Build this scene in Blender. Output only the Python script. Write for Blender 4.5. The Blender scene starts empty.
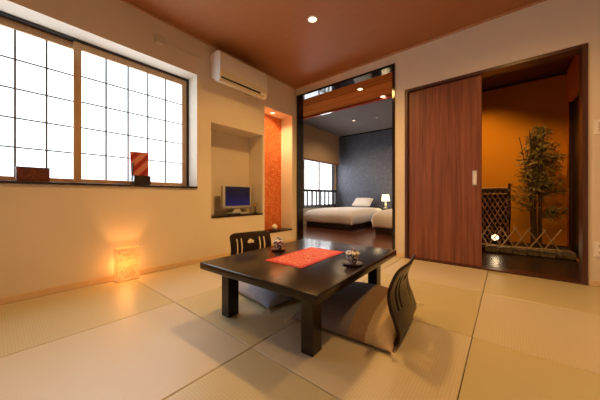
import bpy, bmesh, math, random
from mathutils import Vector, Matrix
random.seed(7)
PI = math.pi
COL = bpy.context.scene.collection
scene = bpy.context.scene

# ------------------------------------------------------------------ materials
def lin(c):
    return tuple((x/12.92 if x <= .04045 else ((x+.055)/1.055)**2.4) for x in c)

def rgb(r, g, b):
    return lin((r/255, g/255, b/255)) + (1,)

class Mat:
    def __init__(self, name):
        self.m = bpy.data.materials.new(name); self.m.use_nodes = True
        self.nt = self.m.node_tree; self.N = self.nt.nodes; self.L = self.nt.links
        self.b = self.N['Principled BSDF']
        self.tc = self.N.new('ShaderNodeTexCoord')
    def node(self, t, **kw):
        n = self.N.new(t)
        for k, v in kw.items():
            if hasattr(n, k): setattr(n, k, v)
            else: n.inputs[k].default_value = v
        return n
    def link(self, a, b): self.L.new(a, b)
    def mapping(self, scale=(1,1,1), rot=(0,0,0), src='Object'):
        mp = self.node('ShaderNodeMapping')
        mp.inputs['Scale'].default_value = scale
        mp.inputs['Rotation'].default_value = rot
        self.link(self.tc.outputs[src], mp.inputs['Vector'])
        return mp.outputs['Vector']
    def ramp(self, fac, stops, interp='LINEAR'):
        r = self.node('ShaderNodeValToRGB'); cr = r.color_ramp; cr.interpolation = interp
        cr.elements[0].position, cr.elements[0].color = stops[0]
        cr.elements[1].position, cr.elements[1].color = stops[-1]
        for p, c in stops[1:-1]:
            e = cr.elements.new(p); e.color = c
        self.link(fac, r.inputs['Fac'])
        return r.outputs['Color']
    def bump(self, h, strength=.2, dist=.01):
        bp = self.node('ShaderNodeBump'); bp.inputs['Strength'].default_value = strength
        bp.inputs['Distance'].default_value = dist
        self.link(h, bp.inputs['Height']); self.link(bp.outputs['Normal'], self.b.inputs['Normal'])
    def set(self, **kw):
        for k, v in kw.items(): self.b.inputs[k.replace('_', ' ')].default_value = v
        return self

def plain(name, c, rough=.6, var=.06, scale=12, bump=0, bdist=.004, stretch=(1,1,1), spec=.5, metal=0):
    """paint / lacquer / cloth with a little procedural mottling"""
    M = Mat(name)
    v = M.mapping(stretch)
    n = M.node('ShaderNodeTexNoise'); n.inputs['Scale'].default_value = scale; n.inputs['Detail'].default_value = 5
    M.link(v, n.inputs['Vector'])
    lo = tuple(x*(1-var) for x in c[:3])+(1,); hi = tuple(min(1, x*(1+var)) for x in c[:3])+(1,)
    M.link(M.ramp(n.outputs['Fac'], [(.3, lo), (.7, hi)]), M.b.inputs['Base Color'])
    M.set(Roughness=rough, Metallic=metal)
    M.b.inputs['Specular IOR Level'].default_value = spec
    if bump: M.bump(n.outputs['Fac'], bump, bdist)
    return M.m

def wood(name, dark, light, grain=(30, 30, 1.2), rough=.35, spec=.5, bump=.05, scale=2.2, planks=None):
    M = Mat(name)
    v = M.mapping(grain)
    n = M.node('ShaderNodeTexNoise'); n.inputs['Scale'].default_value = scale
    n.inputs['Detail'].default_value = 8; n.inputs['Roughness'].default_value = .62; n.inputs['Distortion'].default_value = .6
    M.link(v, n.inputs['Vector'])
    col = M.ramp(n.outputs['Fac'], [(.32, dark), (.68, light)])
    if planks:
        axis, width = planks
        sx = M.node('ShaderNodeSeparateXYZ'); M.link(M.tc.outputs['Object'], sx.inputs[0])
        d = M.node('ShaderNodeMath', operation='DIVIDE'); M.link(sx.outputs[axis], d.inputs[0]); d.inputs[1].default_value = width
        fl = M.node('ShaderNodeMath', operation='FLOOR'); M.link(d.outputs[0], fl.inputs[0])
        wn = M.node('ShaderNodeTexWhiteNoise', noise_dimensions='1D'); M.link(fl.outputs[0], wn.inputs['W'])
        fr = M.node('ShaderNodeMath', operation='FRACT'); M.link(d.outputs[0], fr.inputs[0])
        gap = M.node('ShaderNodeMath', operation='GREATER_THAN'); M.link(fr.outputs[0], gap.inputs[0]); gap.inputs[1].default_value = .03
        br = M.node('ShaderNodeMapRange'); M.link(wn.outputs['Value'], br.inputs['Value']); br.inputs['To Min'].default_value = .72; br.inputs['To Max'].default_value = 1.2
        mu = M.node('ShaderNodeMath', operation='MULTIPLY'); M.link(br.outputs[0], mu.inputs[0]); M.link(gap.outputs[0], mu.inputs[1])
        hs = M.node('ShaderNodeHueSaturation'); M.link(col, hs.inputs['Color']); M.link(mu.outputs[0], hs.inputs['Value'])
        col = hs.outputs['Color']
    M.link(col, M.b.inputs['Base Color'])
    M.set(Roughness=rough); M.b.inputs['Specular IOR Level'].default_value = spec
    if bump: M.bump(n.outputs['Fac'], bump, .003)
    return M.m

def emit(name, c, strength, base=(.8,.8,.8,1), noise=None):
    M = Mat(name); M.set(Base_Color=base, Roughness=.6)
    M.b.inputs['Emission Color'].default_value = c
    M.b.inputs['Emission Strength'].default_value = strength
    if noise:
        sc, c2 = noise
        n = M.node('ShaderNodeTexNoise'); n.inputs['Scale'].default_value = sc; n.inputs['Detail'].default_value = 6; n.inputs['Distortion'].default_value = 1.2
        M.link(M.tc.outputs['Object'], n.inputs['Vector'])
        M.link(M.ramp(n.outputs['Fac'], [(.35, c2), (.6, c)]), M.b.inputs['Emission Color'])
    return M.m

def tatami(name, c, axis):
    M = Mat(name)
    w = M.node('ShaderNodeTexWave', wave_type='BANDS', bands_direction=axis)
    w.inputs['Scale'].default_value = 26; w.inputs['Distortion'].default_value = .4; w.inputs['Detail Scale'].default_value = 2
    M.link(M.tc.outputs['Object'], w.inputs['Vector'])
    st = (3, 60, 1) if axis == 'Y' else (60, 3, 1)
    n = M.node('ShaderNodeTexNoise'); n.inputs['Scale'].default_value = 2.5; n.inputs['Detail'].default_value = 6
    M.link(M.mapping(st), n.inputs['Vector'])
    mx = M.node('ShaderNodeMix', data_type='FLOAT'); mx.inputs['Factor'].default_value = .45
    M.link(w.outputs['Fac'], mx.inputs[2]); M.link(n.outputs['Fac'], mx.inputs[3])
    lo = tuple(x*.94 for x in c[:3])+(1,); hi = tuple(x*1.05 for x in c[:3])+(1,)
    M.link(M.ramp(mx.outputs[0], [(.2, lo), (.8, hi)]), M.b.inputs['Base Color'])
    M.set(Roughness=.38); M.b.inputs['Specular IOR Level'].default_value = .8
    M.bump(mx.outputs[0], .07, .002)
    return M.m

def stucco(name, c, rough=.85, bump=.15):
    M = Mat(name)
    n = M.node('ShaderNodeTexNoise'); n.inputs['Scale'].default_value = 160; n.inputs['Detail'].default_value = 3
    M.link(M.tc.outputs['Object'], n.inputs['Vector'])
    n2 = M.node('ShaderNodeTexNoise'); n2.inputs['Scale'].default_value = 1.6
    M.link(M.tc.outputs['Object'], n2.inputs['Vector'])
    lo = tuple(x*.96 for x in c[:3])+(1,); hi = tuple(min(1, x*1.03) for x in c[:3])+(1,)
    M.link(M.ramp(n2.outputs['Fac'], [(.3, lo), (.7, hi)]), M.b.inputs['Base Color'])
    M.set(Roughness=rough); M.b.inputs['Specular IOR Level'].default_value = .2
    M.bump(n.outputs['Fac'], bump, .002)
    return M.m

def floral(name, base, c2, c3, scale=9):
    """wallpaper with pale scrolling blossoms"""
    M = Mat(name)
    n = M.node('ShaderNodeTexNoise'); n.inputs['Scale'].default_value = scale; n.inputs['Detail'].default_value = 3; n.inputs['Distortion'].default_value = 2.2
    M.link(M.tc.outputs['Object'], n.inputs['Vector'])
    vo = M.node('ShaderNodeTexVoronoi'); vo.inputs['Scale'].default_value = scale*1.7
    M.link(M.tc.outputs['Object'], vo.inputs['Vector'])
    a = M.ramp(n.outputs['Fac'], [(.0, base), (.5, base), (.56, c2), (.62, base), (1, base)])
    b = M.ramp(vo.outputs['Distance'], [(.0, c3), (.2, c3), (.3, (0,0,0,1)), (1, (0,0,0,1))])
    mk = M.ramp(vo.outputs['Distance'], [(.0, (.75,.75,.75,1)), (.18, (.75,.75,.75,1)), (.27, (0,0,0,1)), (1, (0,0,0,1))])
    mx = M.node('ShaderNodeMix', data_type='RGBA')
    M.link(mk, mx.inputs['Factor']); M.link(a, mx.inputs[6]); M.link(b, mx.inputs[7])
    M.link(mx.outputs[2], M.b.inputs['Base Color'])
    M.set(Roughness=.6)
    return M.m

def stripes(name, stops, axis=0, span=1.0, off=0.0, rough=.85, bend=0.0):
    """woven cloth with bands along one object axis; stops = (position, colour), constant"""
    M = Mat(name)
    s = M.node('ShaderNodeSeparateXYZ'); M.link(M.tc.outputs['Object'], s.inputs[0])
    a = M.node('ShaderNodeMath', operation='MULTIPLY_ADD'); M.link(s.outputs[axis], a.inputs[0])
    a.inputs[1].default_value = 1/span; a.inputs[2].default_value = off
    col = M.ramp(a.outputs[0], stops, 'CONSTANT')
    n = M.node('ShaderNodeTexNoise'); n.inputs['Scale'].default_value = 40; n.inputs['Detail'].default_value = 4
    M.link(M.mapping((1, 6, 1)), n.inputs['Vector'])
    hs = M.node('ShaderNodeHueSaturation'); M.link(col, hs.inputs['Color'])
    mr = M.node('ShaderNodeMapRange'); M.link(n.outputs['Fac'], mr.inputs['Value'])
    mr.inputs['To Min'].default_value = .7; mr.inputs['To Max'].default_value = 1.3
    M.link(mr.outputs[0], hs.inputs['Value']); M.link(hs.outputs['Color'], M.b.inputs['Base Color'])
    M.set(Roughness=rough); M.bump(n.outputs['Fac'], .3, .003)
    return M.m

def speckle(name, base, fleck, scale=60, amount=.5, rough=.8, stretch=(1,1,1), bump=0):
    M = Mat(name)
    n = M.node('ShaderNodeTexNoise'); n.inputs['Scale'].default_value = scale; n.inputs['Detail'].default_value = 2
    M.link(M.mapping(stretch), n.inputs['Vector'])
    M.link(M.ramp(n.outputs['Fac'], [(amount-.04, base), (amount+.06, fleck)]), M.b.inputs['Base Color'])
    M.set(Roughness=rough)
    if bump: M.bump(n.outputs['Fac'], bump, .004)
    return M.m

W = {}
W['wall']   = stucco('cream_plaster', (.70, .62, .52, 1))
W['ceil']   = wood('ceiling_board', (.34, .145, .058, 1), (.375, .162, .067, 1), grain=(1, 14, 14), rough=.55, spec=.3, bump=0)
W['cornice'] = wood('cornice_wood', (.40, .20, .09, 1), (.50, .27, .13, 1), rough=.5)
W['tat_a']  = tatami('tatami_sheen_light', (.56, .50, .385, 1), 'X')  # lighter side of the weave sheen, painted into the base colour
W['tat_b']  = tatami('tatami_sheen_dark', (.50, .445, .28, 1), 'Y')  # same straw, with the darker side of the sheen painted in
W['seam']   = plain('tatami_edge', (.16, .115, .05, 1), .8)
W['base']   = wood('baseboard_wood', (.62, .44, .26, 1), (.72, .54, .34, 1), grain=(30, 2, 30), rough=.5)
W['dark']   = wood('dark_lacquered_wood', (.010, .005, .004, 1), (.022, .011, .008, 1), rough=.22, bump=0)
W['lacquer'] = plain('mirror_lacquer', (.010, .006, .005, 1), .07, .1)
W['table']  = wood('black_brown_lacquer', (.010, .006, .005, 1), (.020, .011, .008, 1), grain=(24, 1.5, 24), rough=.2, spec=.38, bump=.01)
W['chairwood'] = wood('bent_plywood', (.010, .005, .004, 1), (.022, .010, .007, 1), grain=(30, 30, 2), rough=.33, spec=.25, bump=.02)
W['frame']  = wood('window_frame_wood', (.44, .27, .13, 1), (.56, .36, .19, 1), rough=.5)
W['black']  = plain('black_metal', (.02, .016, .014, 1), .45)
W['shoji']  = emit('daylit_paper', (.74, .89, 1, 1), 5.2)
W['bars']   = plain('grey_lattice', (.16, .15, .14, 1), .6)
W['white']  = plain('white_plastic', (.80, .78, .75, 1), .35, .02)
W['offwhite'] = plain('cream_plastic', (.60, .53, .43, 1), .45, .02)
W['greypl'] = plain('silver_plastic', (.42, .41, .40, 1), .4, .03)
W['dkpl']   = plain('black_plastic', (.015, .014, .014, 1), .35)
W['door']   = wood('walnut_panel', (.11, .032, .018, 1), (.27, .092, .055, 1), grain=(26, 26, .8), rough=.34, bump=.03, scale=1.6)
W['dframe'] = wood('door_frame_wood', (.045, .014, .009, 1), (.10, .034, .021, 1), grain=(30, 30, 1), rough=.35)
W['steel']  = plain('brushed_steel', (.72, .70, .68, 1), .3, .05, metal=1)
W['ochre']  = stucco('ochre_plaster', (.72, .31, .022, 1), .85, .3)
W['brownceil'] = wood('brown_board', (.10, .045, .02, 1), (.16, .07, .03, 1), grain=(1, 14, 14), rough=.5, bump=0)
W['stonefl'] = plain('dark_floor_slate', (.045, .027, .019, 1), .27, .25, 4)
W['rock']   = plain('grey_rough_stone', (.22, .175, .135, 1), .9, .35, 30, .6, .02)
W['gravel'] = speckle('dark_gravel', (.035, .025, .018, 1), (.13, .09, .06, 1), 90, .52, .9, bump=.6)
W['bamb']   = plain('dried_bamboo', (.62, .46, .27, 1), .5, .2, 30)
W['brush']  = plain('dark_bamboo_branch', (.36, .19, .14, 1), .6, .7, 14)
W['brush2'] = plain('purple_brown_pole', (.06, .022, .025, 1), .5, .3, 30)
W['rattan'] = plain('pale_bamboo_strip', (.40, .23, .10, 1), .6, .3, 40)
W['culm']   = plain('brown_culm', (.10, .058, .022, 1), .5, .4, 25, stretch=(1,1,.3))
W['slate']  = floral('slate_wallpaper', (.058, .064, .09, 1), (.088, .095, .125, 1), (.070, .077, .105, 1), 5)
W['gceil']  = plain('grey_ceiling_paper', (.13, .112, .115, 1), .8, .04)
W['bwall']  = stucco('beige_paper', (.55, .45, .33, 1))
W['woodceil'] = wood('cherry_ceiling_board', (.30, .085, .018, 1), (.50, .17, .04, 1), grain=(1.2, 22, 22), rough=.8, spec=.0, bump=0, planks=(1, .22))
W['redwood'] = wood('red_edge_wood', (.30, .03, .012, 1), (.38, .055, .02, 1), rough=.12, bump=0)
W['bfloor'] = wood('polished_floorboard', (.075, .021, .009, 1), (.15, .045, .018, 1), grain=(1.3, 20, 20), rough=.16, bump=0, planks=(1, .12))
W['linen']  = plain('white_linen', (.82, .77, .72, 1), .85, .03, 6, .15, .02)
W['blind']  = plain('tan_blind_cloth', (.30, .19, .10, 1), .85, .07, 30, stretch=(1, 1, 12))
W['blindrail'] = plain('red_brown_rail', (.10, .03, .018, 1), .5)
W['daywin'] = emit('bedroom_daylight_glass', (.9, .95, 1, 1), 7)
W['floral'] = floral('orange_blossom_paper', (.60, .125, .022, 1), (.72, .27, .085, 1), (.78, .40, .17, 1), 11)
W['shade']  = emit('lit_lamp_shade', (1, .74, .38, 1), 3.2)
W['bulb']   = emit('lit_downlight_lens', (1, .80, .50, 1), 30)
W['bulbsoft'] = emit('lit_small_lens', (1, .76, .45, 1), 10)
W['washi']  = emit('lit_fibre_paper', (1, .66, .20, 1), .45, noise=(40, (.35, .13, .02, 1)))
W['washi'].node_tree.nodes['Principled BSDF'].inputs['Alpha'].default_value = .6; W['washi'].node_tree.nodes['Principled BSDF'].inputs['Base Color'].default_value = (.34, .20, .08, 1)
def screenmat():
    M = Mat('blue_screen'); M.set(Base_Color=(.004, .004, .01, 1), Roughness=.3)
    sx = M.node('ShaderNodeSeparateXYZ'); M.link(M.tc.outputs['Object'], sx.inputs[0])
    mr = M.node('ShaderNodeMapRange'); M.link(sx.outputs[2], mr.inputs['Value']); mr.inputs['From Min'].default_value = .112; mr.inputs['From Max'].default_value = .365
    M.link(M.ramp(mr.outputs[0], [(0, (.004, .008, .13, 1)), (.5, (.002, .003, .04, 1)), (1, (.002, .002, .012, 1))]), M.b.inputs['Emission Color'])
    M.b.inputs['Emission Strength'].default_value = .5
    return M.m
W['screen'] = screenmat()
W['red']    = speckle('red_brocade', (.62, .022, .008, 1), (.80, .28, .13, 1), 110, .50, .7)
W['redhem'] = plain('red_hem', (.50, .012, .008, 1), .7)
W['porc']   = speckle('blue_white_porcelain', (.72, .70, .72, 1), (.06, .06, .16, 1), 75, .52, .18)
W['saucer'] = plain('dark_coaster_wood', (.05, .022, .014, 1), .3)
W['cushR']  = stripes('mauve_tan_cushion', [(0, (.19, .17, .21, 1)), (.62, (.29, .185, .12, 1)), (.77, (.46, .36, .26, 1))], 0, .58, .5)
W['cushL']  = stripes('blue_grey_cushion', [(0, (.30, .32, .42, 1)), (.30, (.36, .38, .50, 1)), (.80, (.20, .22, .34, 1))], 0, .58, .5)
W['string'] = plain('cream_thread', (.66, .56, .42, 1), .8)
W['boxred'] = floral('lacquer_box_red', (.11, .018, .010, 1), (.22, .055, .028, 1), (.15, .03, .016, 1), 18)
W['copper'] = plain('reddish_wood', (.10, .03, .02, 1), .4)
W['pot']    = plain('white_pottery', (.74, .66, .56, 1), .4, .1, 40)
W['brass']  = plain('yellow_brass', (.70, .42, .10, 1), .35, .1, metal=.8)

def striped_cloth():
    M = Mat('diagonal_red_cloth')
    w = M.node('ShaderNodeTexWave', wave_type='BANDS', bands_direction='DIAGONAL')
    w.inputs['Scale'].default_value = 5.2; w.inputs['Distortion'].default_value = .8
    M.link(M.mapping((1, -1, 1)), w.inputs['Vector'])
    n = M.node('ShaderNodeTexNoise'); n.inputs['Scale'].default_value = 90
    M.link(M.tc.outputs['Object'], n.inputs['Vector'])
    mx = M.node('ShaderNodeMix', data_type='FLOAT'); mx.inputs['Factor'].default_value = .3
    M.link(w.outputs['Fac'], mx.inputs[2]); M.link(n.outputs['Fac'], mx.inputs[3])
    M.link(M.ramp(mx.outputs[0], [(.3, (.30, .02, .015, 1)), (.5, (.62, .10, .07, 1)), (.7, (.55, .22, .17, 1))]), M.b.inputs['Base Color'])
    M.set(Roughness=.8)
    return M.m
W['kimono'] = striped_cloth()

def leafmat():
    M = Mat('bamboo_leaf')
    n = M.node('ShaderNodeTexNoise'); n.inputs['Scale'].default_value = 9
    M.link(M.tc.outputs['Object'], n.inputs['Vector'])
    M.link(M.ramp(n.outputs['Fac'], [(.3, (.11, .12, .03, 1)), (.55, (.34, .26, .08, 1)), (.75, (.60, .42, .16, 1))]), M.b.inputs['Base Color'])
    M.set(Roughness=.5)
    return M.m
W['leaf'] = leafmat()

# ------------------------------------------------------------------ mesh helpers
class MB:
    def __init__(s): s.bm = bmesh.new()
    def box(s, a, b, bevel=0, seg=2):
        x0, y0, z0 = [min(p, q) for p, q in zip(a, b)]; x1, y1, z1 = [max(p, q) for p, q in zip(a, b)]
        vs = [s.bm.verts.new(p) for p in [(x0,y0,z0),(x1,y0,z0),(x1,y1,z0),(x0,y1,z0),(x0,y0,z1),(x1,y0,z1),(x1,y1,z1),(x0,y1,z1)]]
        fs = [s.bm.faces.new([vs[i] for i in f]) for f in [(3,2,1,0),(4,5,6,7),(0,1,5,4),(1,2,6,5),(2,3,7,6),(3,0,4,7)]]
        if bevel:
            es = list({e for f in fs for e in f.edges})
            bmesh.ops.bevel(s.bm, geom=es, offset=bevel, segments=seg, affect='EDGES', profile=.5)
        return s
    def prism(s, pts, axis, a, b):
        """polygon pts (2D) extruded along axis from a to b"""
        def P(p, t):
            if axis == 'x': return (t, p[0], p[1])
            if axis == 'y': return (p[0], t, p[1])
            return (p[0], p[1], t)
        A = [s.bm.verts.new(P(p, a)) for p in pts]; B = [s.bm.verts.new(P(p, b)) for p in pts]
        s.bm.faces.new(A); s.bm.faces.new(B[::-1])
        for i in range(len(pts)):
            j = (i+1) % len(pts); s.bm.faces.new([A[j], A[i], B[i], B[j]])
        return s
    def tube(s, pts, r, n=8, r2=None, cap=True):
        pts = [Vector(p) for p in pts]; rings = []
        for i, p in enumerate(pts):
            d = (pts[min(i+1, len(pts)-1)] - pts[max(i-1, 0)]).normalized()
            u = d.cross(Vector((0, 0, 1)));
            if u.length < 1e-3: u = d.cross(Vector((1, 0, 0)))
            u.normalize(); w = d.cross(u)
            t = i/(len(pts)-1); rr = r if r2 is None else r + (r2-r)*t
            rings.append([s.bm.verts.new(p + (u*math.cos(2*PI*k/n) + w*math.sin(2*PI*k/n))*rr) for k in range(n)])
        for a, b in zip(rings, rings[1:]):
            for k in range(n): s.bm.faces.new([a[k], a[(k+1) % n], b[(k+1) % n], b[k]])
        if cap: s.bm.faces.new(rings[0][::-1]); s.bm.faces.new(rings[-1])
        return s
    def lathe(s, prof, c=(0,0,0), n=24):
        """profile (r, z) spun about the vertical axis through c"""
        rings = []
        for r, z in prof:
            if r < 1e-5: rings.append([s.bm.verts.new((c[0], c[1], c[2]+z))])
            else: rings.append([s.bm.verts.new((c[0]+r*math.cos(2*PI*k/n), c[1]+r*math.sin(2*PI*k/n), c[2]+z)) for k in range(n)])
        for a, b in zip(rings, rings[1:]):
            for k in range(n):
                k2 = (k+1) % n
                if len(a) == 1 and len(b) == 1: continue
                if len(a) == 1: s.bm.faces.new([a[0], b[k2], b[k]])
                elif len(b) == 1: s.bm.faces.new([a[k], a[k2], b[0]])
                else: s.bm.faces.new([a[k], a[k2], b[k2], b[k]])
        for rg, fl in ((rings[0], True), (rings[-1], False)):
            if len(rg) > 1: s.bm.faces.new(rg[::-1] if fl else rg)
        return s
    def holed(s, axis, t0, t1, us, zs, holes):
        """a wall slab (normal along axis) between t0 and t1 with rectangular holes (u0,u1,z0,z1)"""
        us = sorted(set(us + [h[i] for h in holes for i in (0, 1)])); zs = sorted(set(zs + [h[i] for h in holes for i in (2, 3)]))
        us = [u for u in us]; cache = {}
        def V(u, z, t):
            k = (round(u, 5), round(z, 5), t)
            if k not in cache: cache[k] = s.bm.verts.new((t, u, z) if axis == 'x' else (u, t, z))
            return cache[k]
        def solid(i, j):
            if i < 0 or j < 0 or i >= len(us)-1 or j >= len(zs)-1: return False
            cu, cz = (us[i]+us[i+1])/2, (zs[j]+zs[j+1])/2
            return not any(h[0] < cu < h[1] and h[2] < cz < h[3] for h in holes)
        for i in range(len(us)-1):
            for j in range(len(zs)-1):
                if not solid(i, j): continue
                a, b, c, d = us[i], us[i+1], zs[j], zs[j+1]
                for t in (t0, t1): s.bm.faces.new([V(a,c,t), V(b,c,t), V(b,d,t), V(a,d,t)])
                for di, dj, p, q in ((-1,0,(a,c),(a,d)), (1,0,(b,c),(b,d)), (0,-1,(a,c),(b,c)), (0,1,(a,d),(b,d))):
                    if not solid(i+di, j+dj): s.bm.faces.new([V(*p,t0), V(*q,t0), V(*q,t1), V(*p,t1)])
        return s
    def obj(s, name, mat, parent=None, smooth=False, loc=None, rot=None, keep=False):
        bmesh.ops.recalc_face_normals(s.bm, faces=s.bm.faces)
        me = bpy.data.meshes.new(name); s.bm.to_mesh(me); s.bm.free()
        for m in (mat if isinstance(mat, (list, tuple)) else [mat]): me.materials.append(m)
        o = bpy.data.objects.new(name, me); COL.objects.link(o)
        if smooth:
            for p in me.polygons: p.use_smooth = True
            if smooth is not True:
                me.set_sharp_from_angle(angle=math.radians(smooth))
        if loc: o.location = loc
        if rot: o.rotation_euler = rot
        if parent:
            o.parent = parent
        return o

def thing(name, label, cat, loc=(0,0,0), rz=0, group=None):
    o = bpy.data.objects.new(name, None); COL.objects.link(o)
    o.empty_display_size = .1; o.location = loc; o.rotation_euler = (0, 0, rz)
    return tag(o, label, cat, group)

def tag(o, label, cat, group=None):
    o['label'] = label; o['category'] = cat
    if group: o['group'] = group
    return o

def struct(o, label=None, cat=None):
    o['kind'] = 'structure'
    if label: o['label'] = label
    if cat: o['category'] = cat
    return o

def copy_tree(o, parent=None):
    c = o.copy(); COL.objects.link(c)
    if parent is not None: c.parent = parent
    for ch in list(o.children): copy_tree(ch, c)
    return c

# ------------------------------------------------------------------ the tatami room shell
H = 2.5
XR, YF = 3.95, -4.05
# floor: bedded mats in a checker of weave directions, one floor
fl = MB()
fl.box((-.02, YF, -.06), (XR, 0, -.012))
X0, DX, Y0, DY = .045, .823, -2.325, .79
nb = len(fl.bm.faces)
def matbox(x0, x1, y0, y1, idx):
    n0 = set(fl.bm.faces)
    fl.box((x0, y0, -.011), (x1, y1, 0), .003, 1)
    for f in fl.bm.faces:
        if f not in n0: f.material_index = idx
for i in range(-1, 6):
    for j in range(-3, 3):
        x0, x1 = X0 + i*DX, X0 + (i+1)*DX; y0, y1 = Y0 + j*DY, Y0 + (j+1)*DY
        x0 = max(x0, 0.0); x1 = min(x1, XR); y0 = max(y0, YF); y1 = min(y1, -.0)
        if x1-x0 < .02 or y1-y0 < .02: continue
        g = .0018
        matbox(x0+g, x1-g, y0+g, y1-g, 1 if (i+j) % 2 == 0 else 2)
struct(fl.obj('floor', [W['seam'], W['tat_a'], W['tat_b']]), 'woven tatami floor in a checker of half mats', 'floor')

WD = (-3.60, -1.695, .825, 2.085)          # window hole (y0,y1,z0,z1)
NA = (-1.524, -.725, .48, 1.60)
NB = (-.688, -.095, .20, 2.02)
struct(MB().holed('x', -.35, 0, [YF, .0], [0, H], [WD, NA, NB]).obj('wall_left', W['wall']), 'cream plaster wall with window and two niches', 'wall')
struct(MB().box((-.37, NA[0]-.05, NA[2]-.05), (-.30, NA[1]+.02, NA[3]+.05)).obj('wall_niche_television', W['wall']), 'plaster back of the television niche', 'wall')
struct(MB().box((-.34, NB[0]+.002, NB[2]-.02), (-.24, NB[1]-.002, NB[3]+.02)).obj('wall_niche_floral', W['floral']), 'orange blossom wallpaper at the back of the tall niche', 'wall')
OP = (.024, 1.597, 0, 2.37)
DR = (1.715, 3.175, 0, 2.007)
struct(MB().holed('y', 0, .12, [-1.66, XR], [0, 2.7], [OP, DR]).obj('wall_back', W['wall']), 'cream plaster wall with the bedroom opening and sliding door', 'wall')
struct(MB().box((XR, YF, 0), (XR+.1, .12, H)).obj('wall_right', W['wall']), 'cream plaster wall right of the camera', 'wall')
struct(MB().box((-.35, YF-.1, 0), (XR+.1, YF, H)).obj('wall_front', W['wall']), 'cream plaster wall behind the camera', 'wall')
struct(MB().box((-.35, YF-.1, H), (XR+.1, 0, H+.1)).obj('ceiling', W['ceil']), 'brown wooden board ceiling', 'ceiling')
struct(MB().box((.0005, YF, H-.022), (.022, -.022, H-.0005), .004).obj('trim_1', W['cornice']), 'thin wooden cornice along the left wall', 'trim')
struct(MB().box((.0005, -.022, H-.022), (XR, -.0005, H-.0005), .004).obj('trim_2', W['cornice']), 'thin wooden cornice along the back wall', 'trim')
struct(MB().box((.0005, YF, .001), (.012, -.0135, .05), .003).obj('baseboard_left', W['base']), 'pale wooden baseboard under the window wall', 'baseboard')
struct(MB().box((1.600, -.012, .001), (1.712, -.0005, .05), .003).box((3.178, -.012, .001), (XR, -.0005, .05), .003).obj('baseboard_back', W['base']), 'pale wooden baseboard on the back wall', 'baseboard')

# ------------------------------------------------------------------ shoji window
win = thing('window_1', 'wide daylit shoji window with two gridded sashes', 'window', (-.2, -2.69, .845)); struct(win)
def wp(mb, name, mat, parent=win, **k):
    o = mb.obj(name, mat, parent, **k); o.location = (.2, 2.69, -.845); return o
y0, y1, z0, z1 = WD
wp(MB().box((-.33, y0+.001, z1-.016), (-.185, y1-.001, z1-.001)).box((-.33, y0+.001, .8455), (-.185, y0+.015, z1-.016)).box((-.33, y1-.013, .8455), (-.185, y1-.001, z1-.016)), 'outer_frame', W['black'])
wp(MB().box((-.34, y0+.001, .8255), (.018, y1-.001, .845), .003), 'sill', W['dark'])
def sash(ya, yb, xf, cols=5, rows=5):
    t = .03
    zt, zb = z1-.018, .846
    s = .052
    fr = wp(MB().box((xf-t, ya, zb), (xf, ya+s, zt), .003).box((xf-t, yb-s, zb), (xf, yb, zt), .003)
            .box((xf-t, ya+s, zt-.06), (xf, yb-s, zt), .003).box((xf-t, ya+s, zb), (xf, yb-s, zb+.042), .003), 'sash', W['frame'])
    pa, pb, pz0, pz1 = ya+s, yb-s, zb+.042, zt-.06
    o = MB().box((xf-.024, pa, pz0), (xf-.020, pb, pz1)).obj('pane', W['shoji'], fr)
    g = MB()
    for k in range(1, cols):
        y = pa+(pb-pa)*k/cols; g.box((xf-.0195, y-.006, pz0), (xf-.009, y+.006, pz1))
    for k in range(1, rows):
        z = pz0+(pz1-pz0)*k/rows; g.box((xf-.0195, pa, z-.005), (xf-.0095, pb, z+.005))
    g.obj('muntin_grid', W['bars'], fr)
    return fr
sash(-1.713-.98, -1.713, -.20)
sL = sash(-3.584, -2.63, -.235)
MB().box((-.2345, -2.672, 1.36), (-.232, -2.66, 1.42), .003).obj('latch', W['steel'], sL)

# ------------------------------------------------------------------ bedroom opening frame
fr = MB()
fr.box((OP[0]+.001, -.012, 0.001), (.055, .125, OP[3]-.031)).box((1.567, -.012, 0.001), (OP[1]-.001, .125, OP[3]-.031))
fr.box((OP[0]+.001, -.012, OP[3]-.03), (OP[1]-.001, .125, OP[3]-.001))
struct(fr.obj('trim_3', W['lacquer']), 'black lacquered frame of the bedroom opening', 'trim')
struct(MB().box((.0555, -.010, .0005), (1.5665, .122, .012), .003).obj('trim_4', W['dark']), 'dark threshold of the bedroom opening', 'trim')

# ------------------------------------------------------------------ bedroom beyond
BX0, BX1, BY = -1.51, 1.62, 3.75
struct(MB().box((BX0-.05, .0, -.06), (BX1, BY, -.001)).obj('floor_bedroom', W['bfloor']), 'polished red-brown board floor of the bedroom', 'floor')
BW = (1.4, 3.62, .42, 1.85)
struct(MB().holed('x', BX0-.15, BX0, [.12, BY+.1], [-.06, 2.7], [BW]).obj('wall_bedroom_left', W['bwall']), 'beige bedroom wall with the window', 'wall')
struct(MB().box((BX0, BY, -.06), (BX1+.1, BY+.1, 2.7)).obj('wall_bedroom_back', W['slate']), 'dark slate patterned bedroom wall', 'wall')
struct(MB().box((BX1, .12, -.06), (BX1+.042, BY, 2.7)).obj('wall_bedroom_right', W['bwall']), 'beige bedroom wall on the right', 'wall')
struct(MB().box((BX0, 1.0, 2.61), (BX1, BY, 2.70)).obj('ceiling_bedroom', W['gceil']), 'grey bedroom ceiling', 'ceiling')
struct(MB().box((BX0, .125, 2.372), (1.60, .945, 2.45)).obj('ceiling_wooden_strip', W['woodceil']), 'glossy wooden ceiling just inside the bedroom opening', 'ceiling')
struct(MB().box((BX0, .945, 2.345), (1.60, 1.0, 2.62)).obj('trim_5', W['redwood']), 'red wooden edge of the lower ceiling', 'trim')
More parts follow.
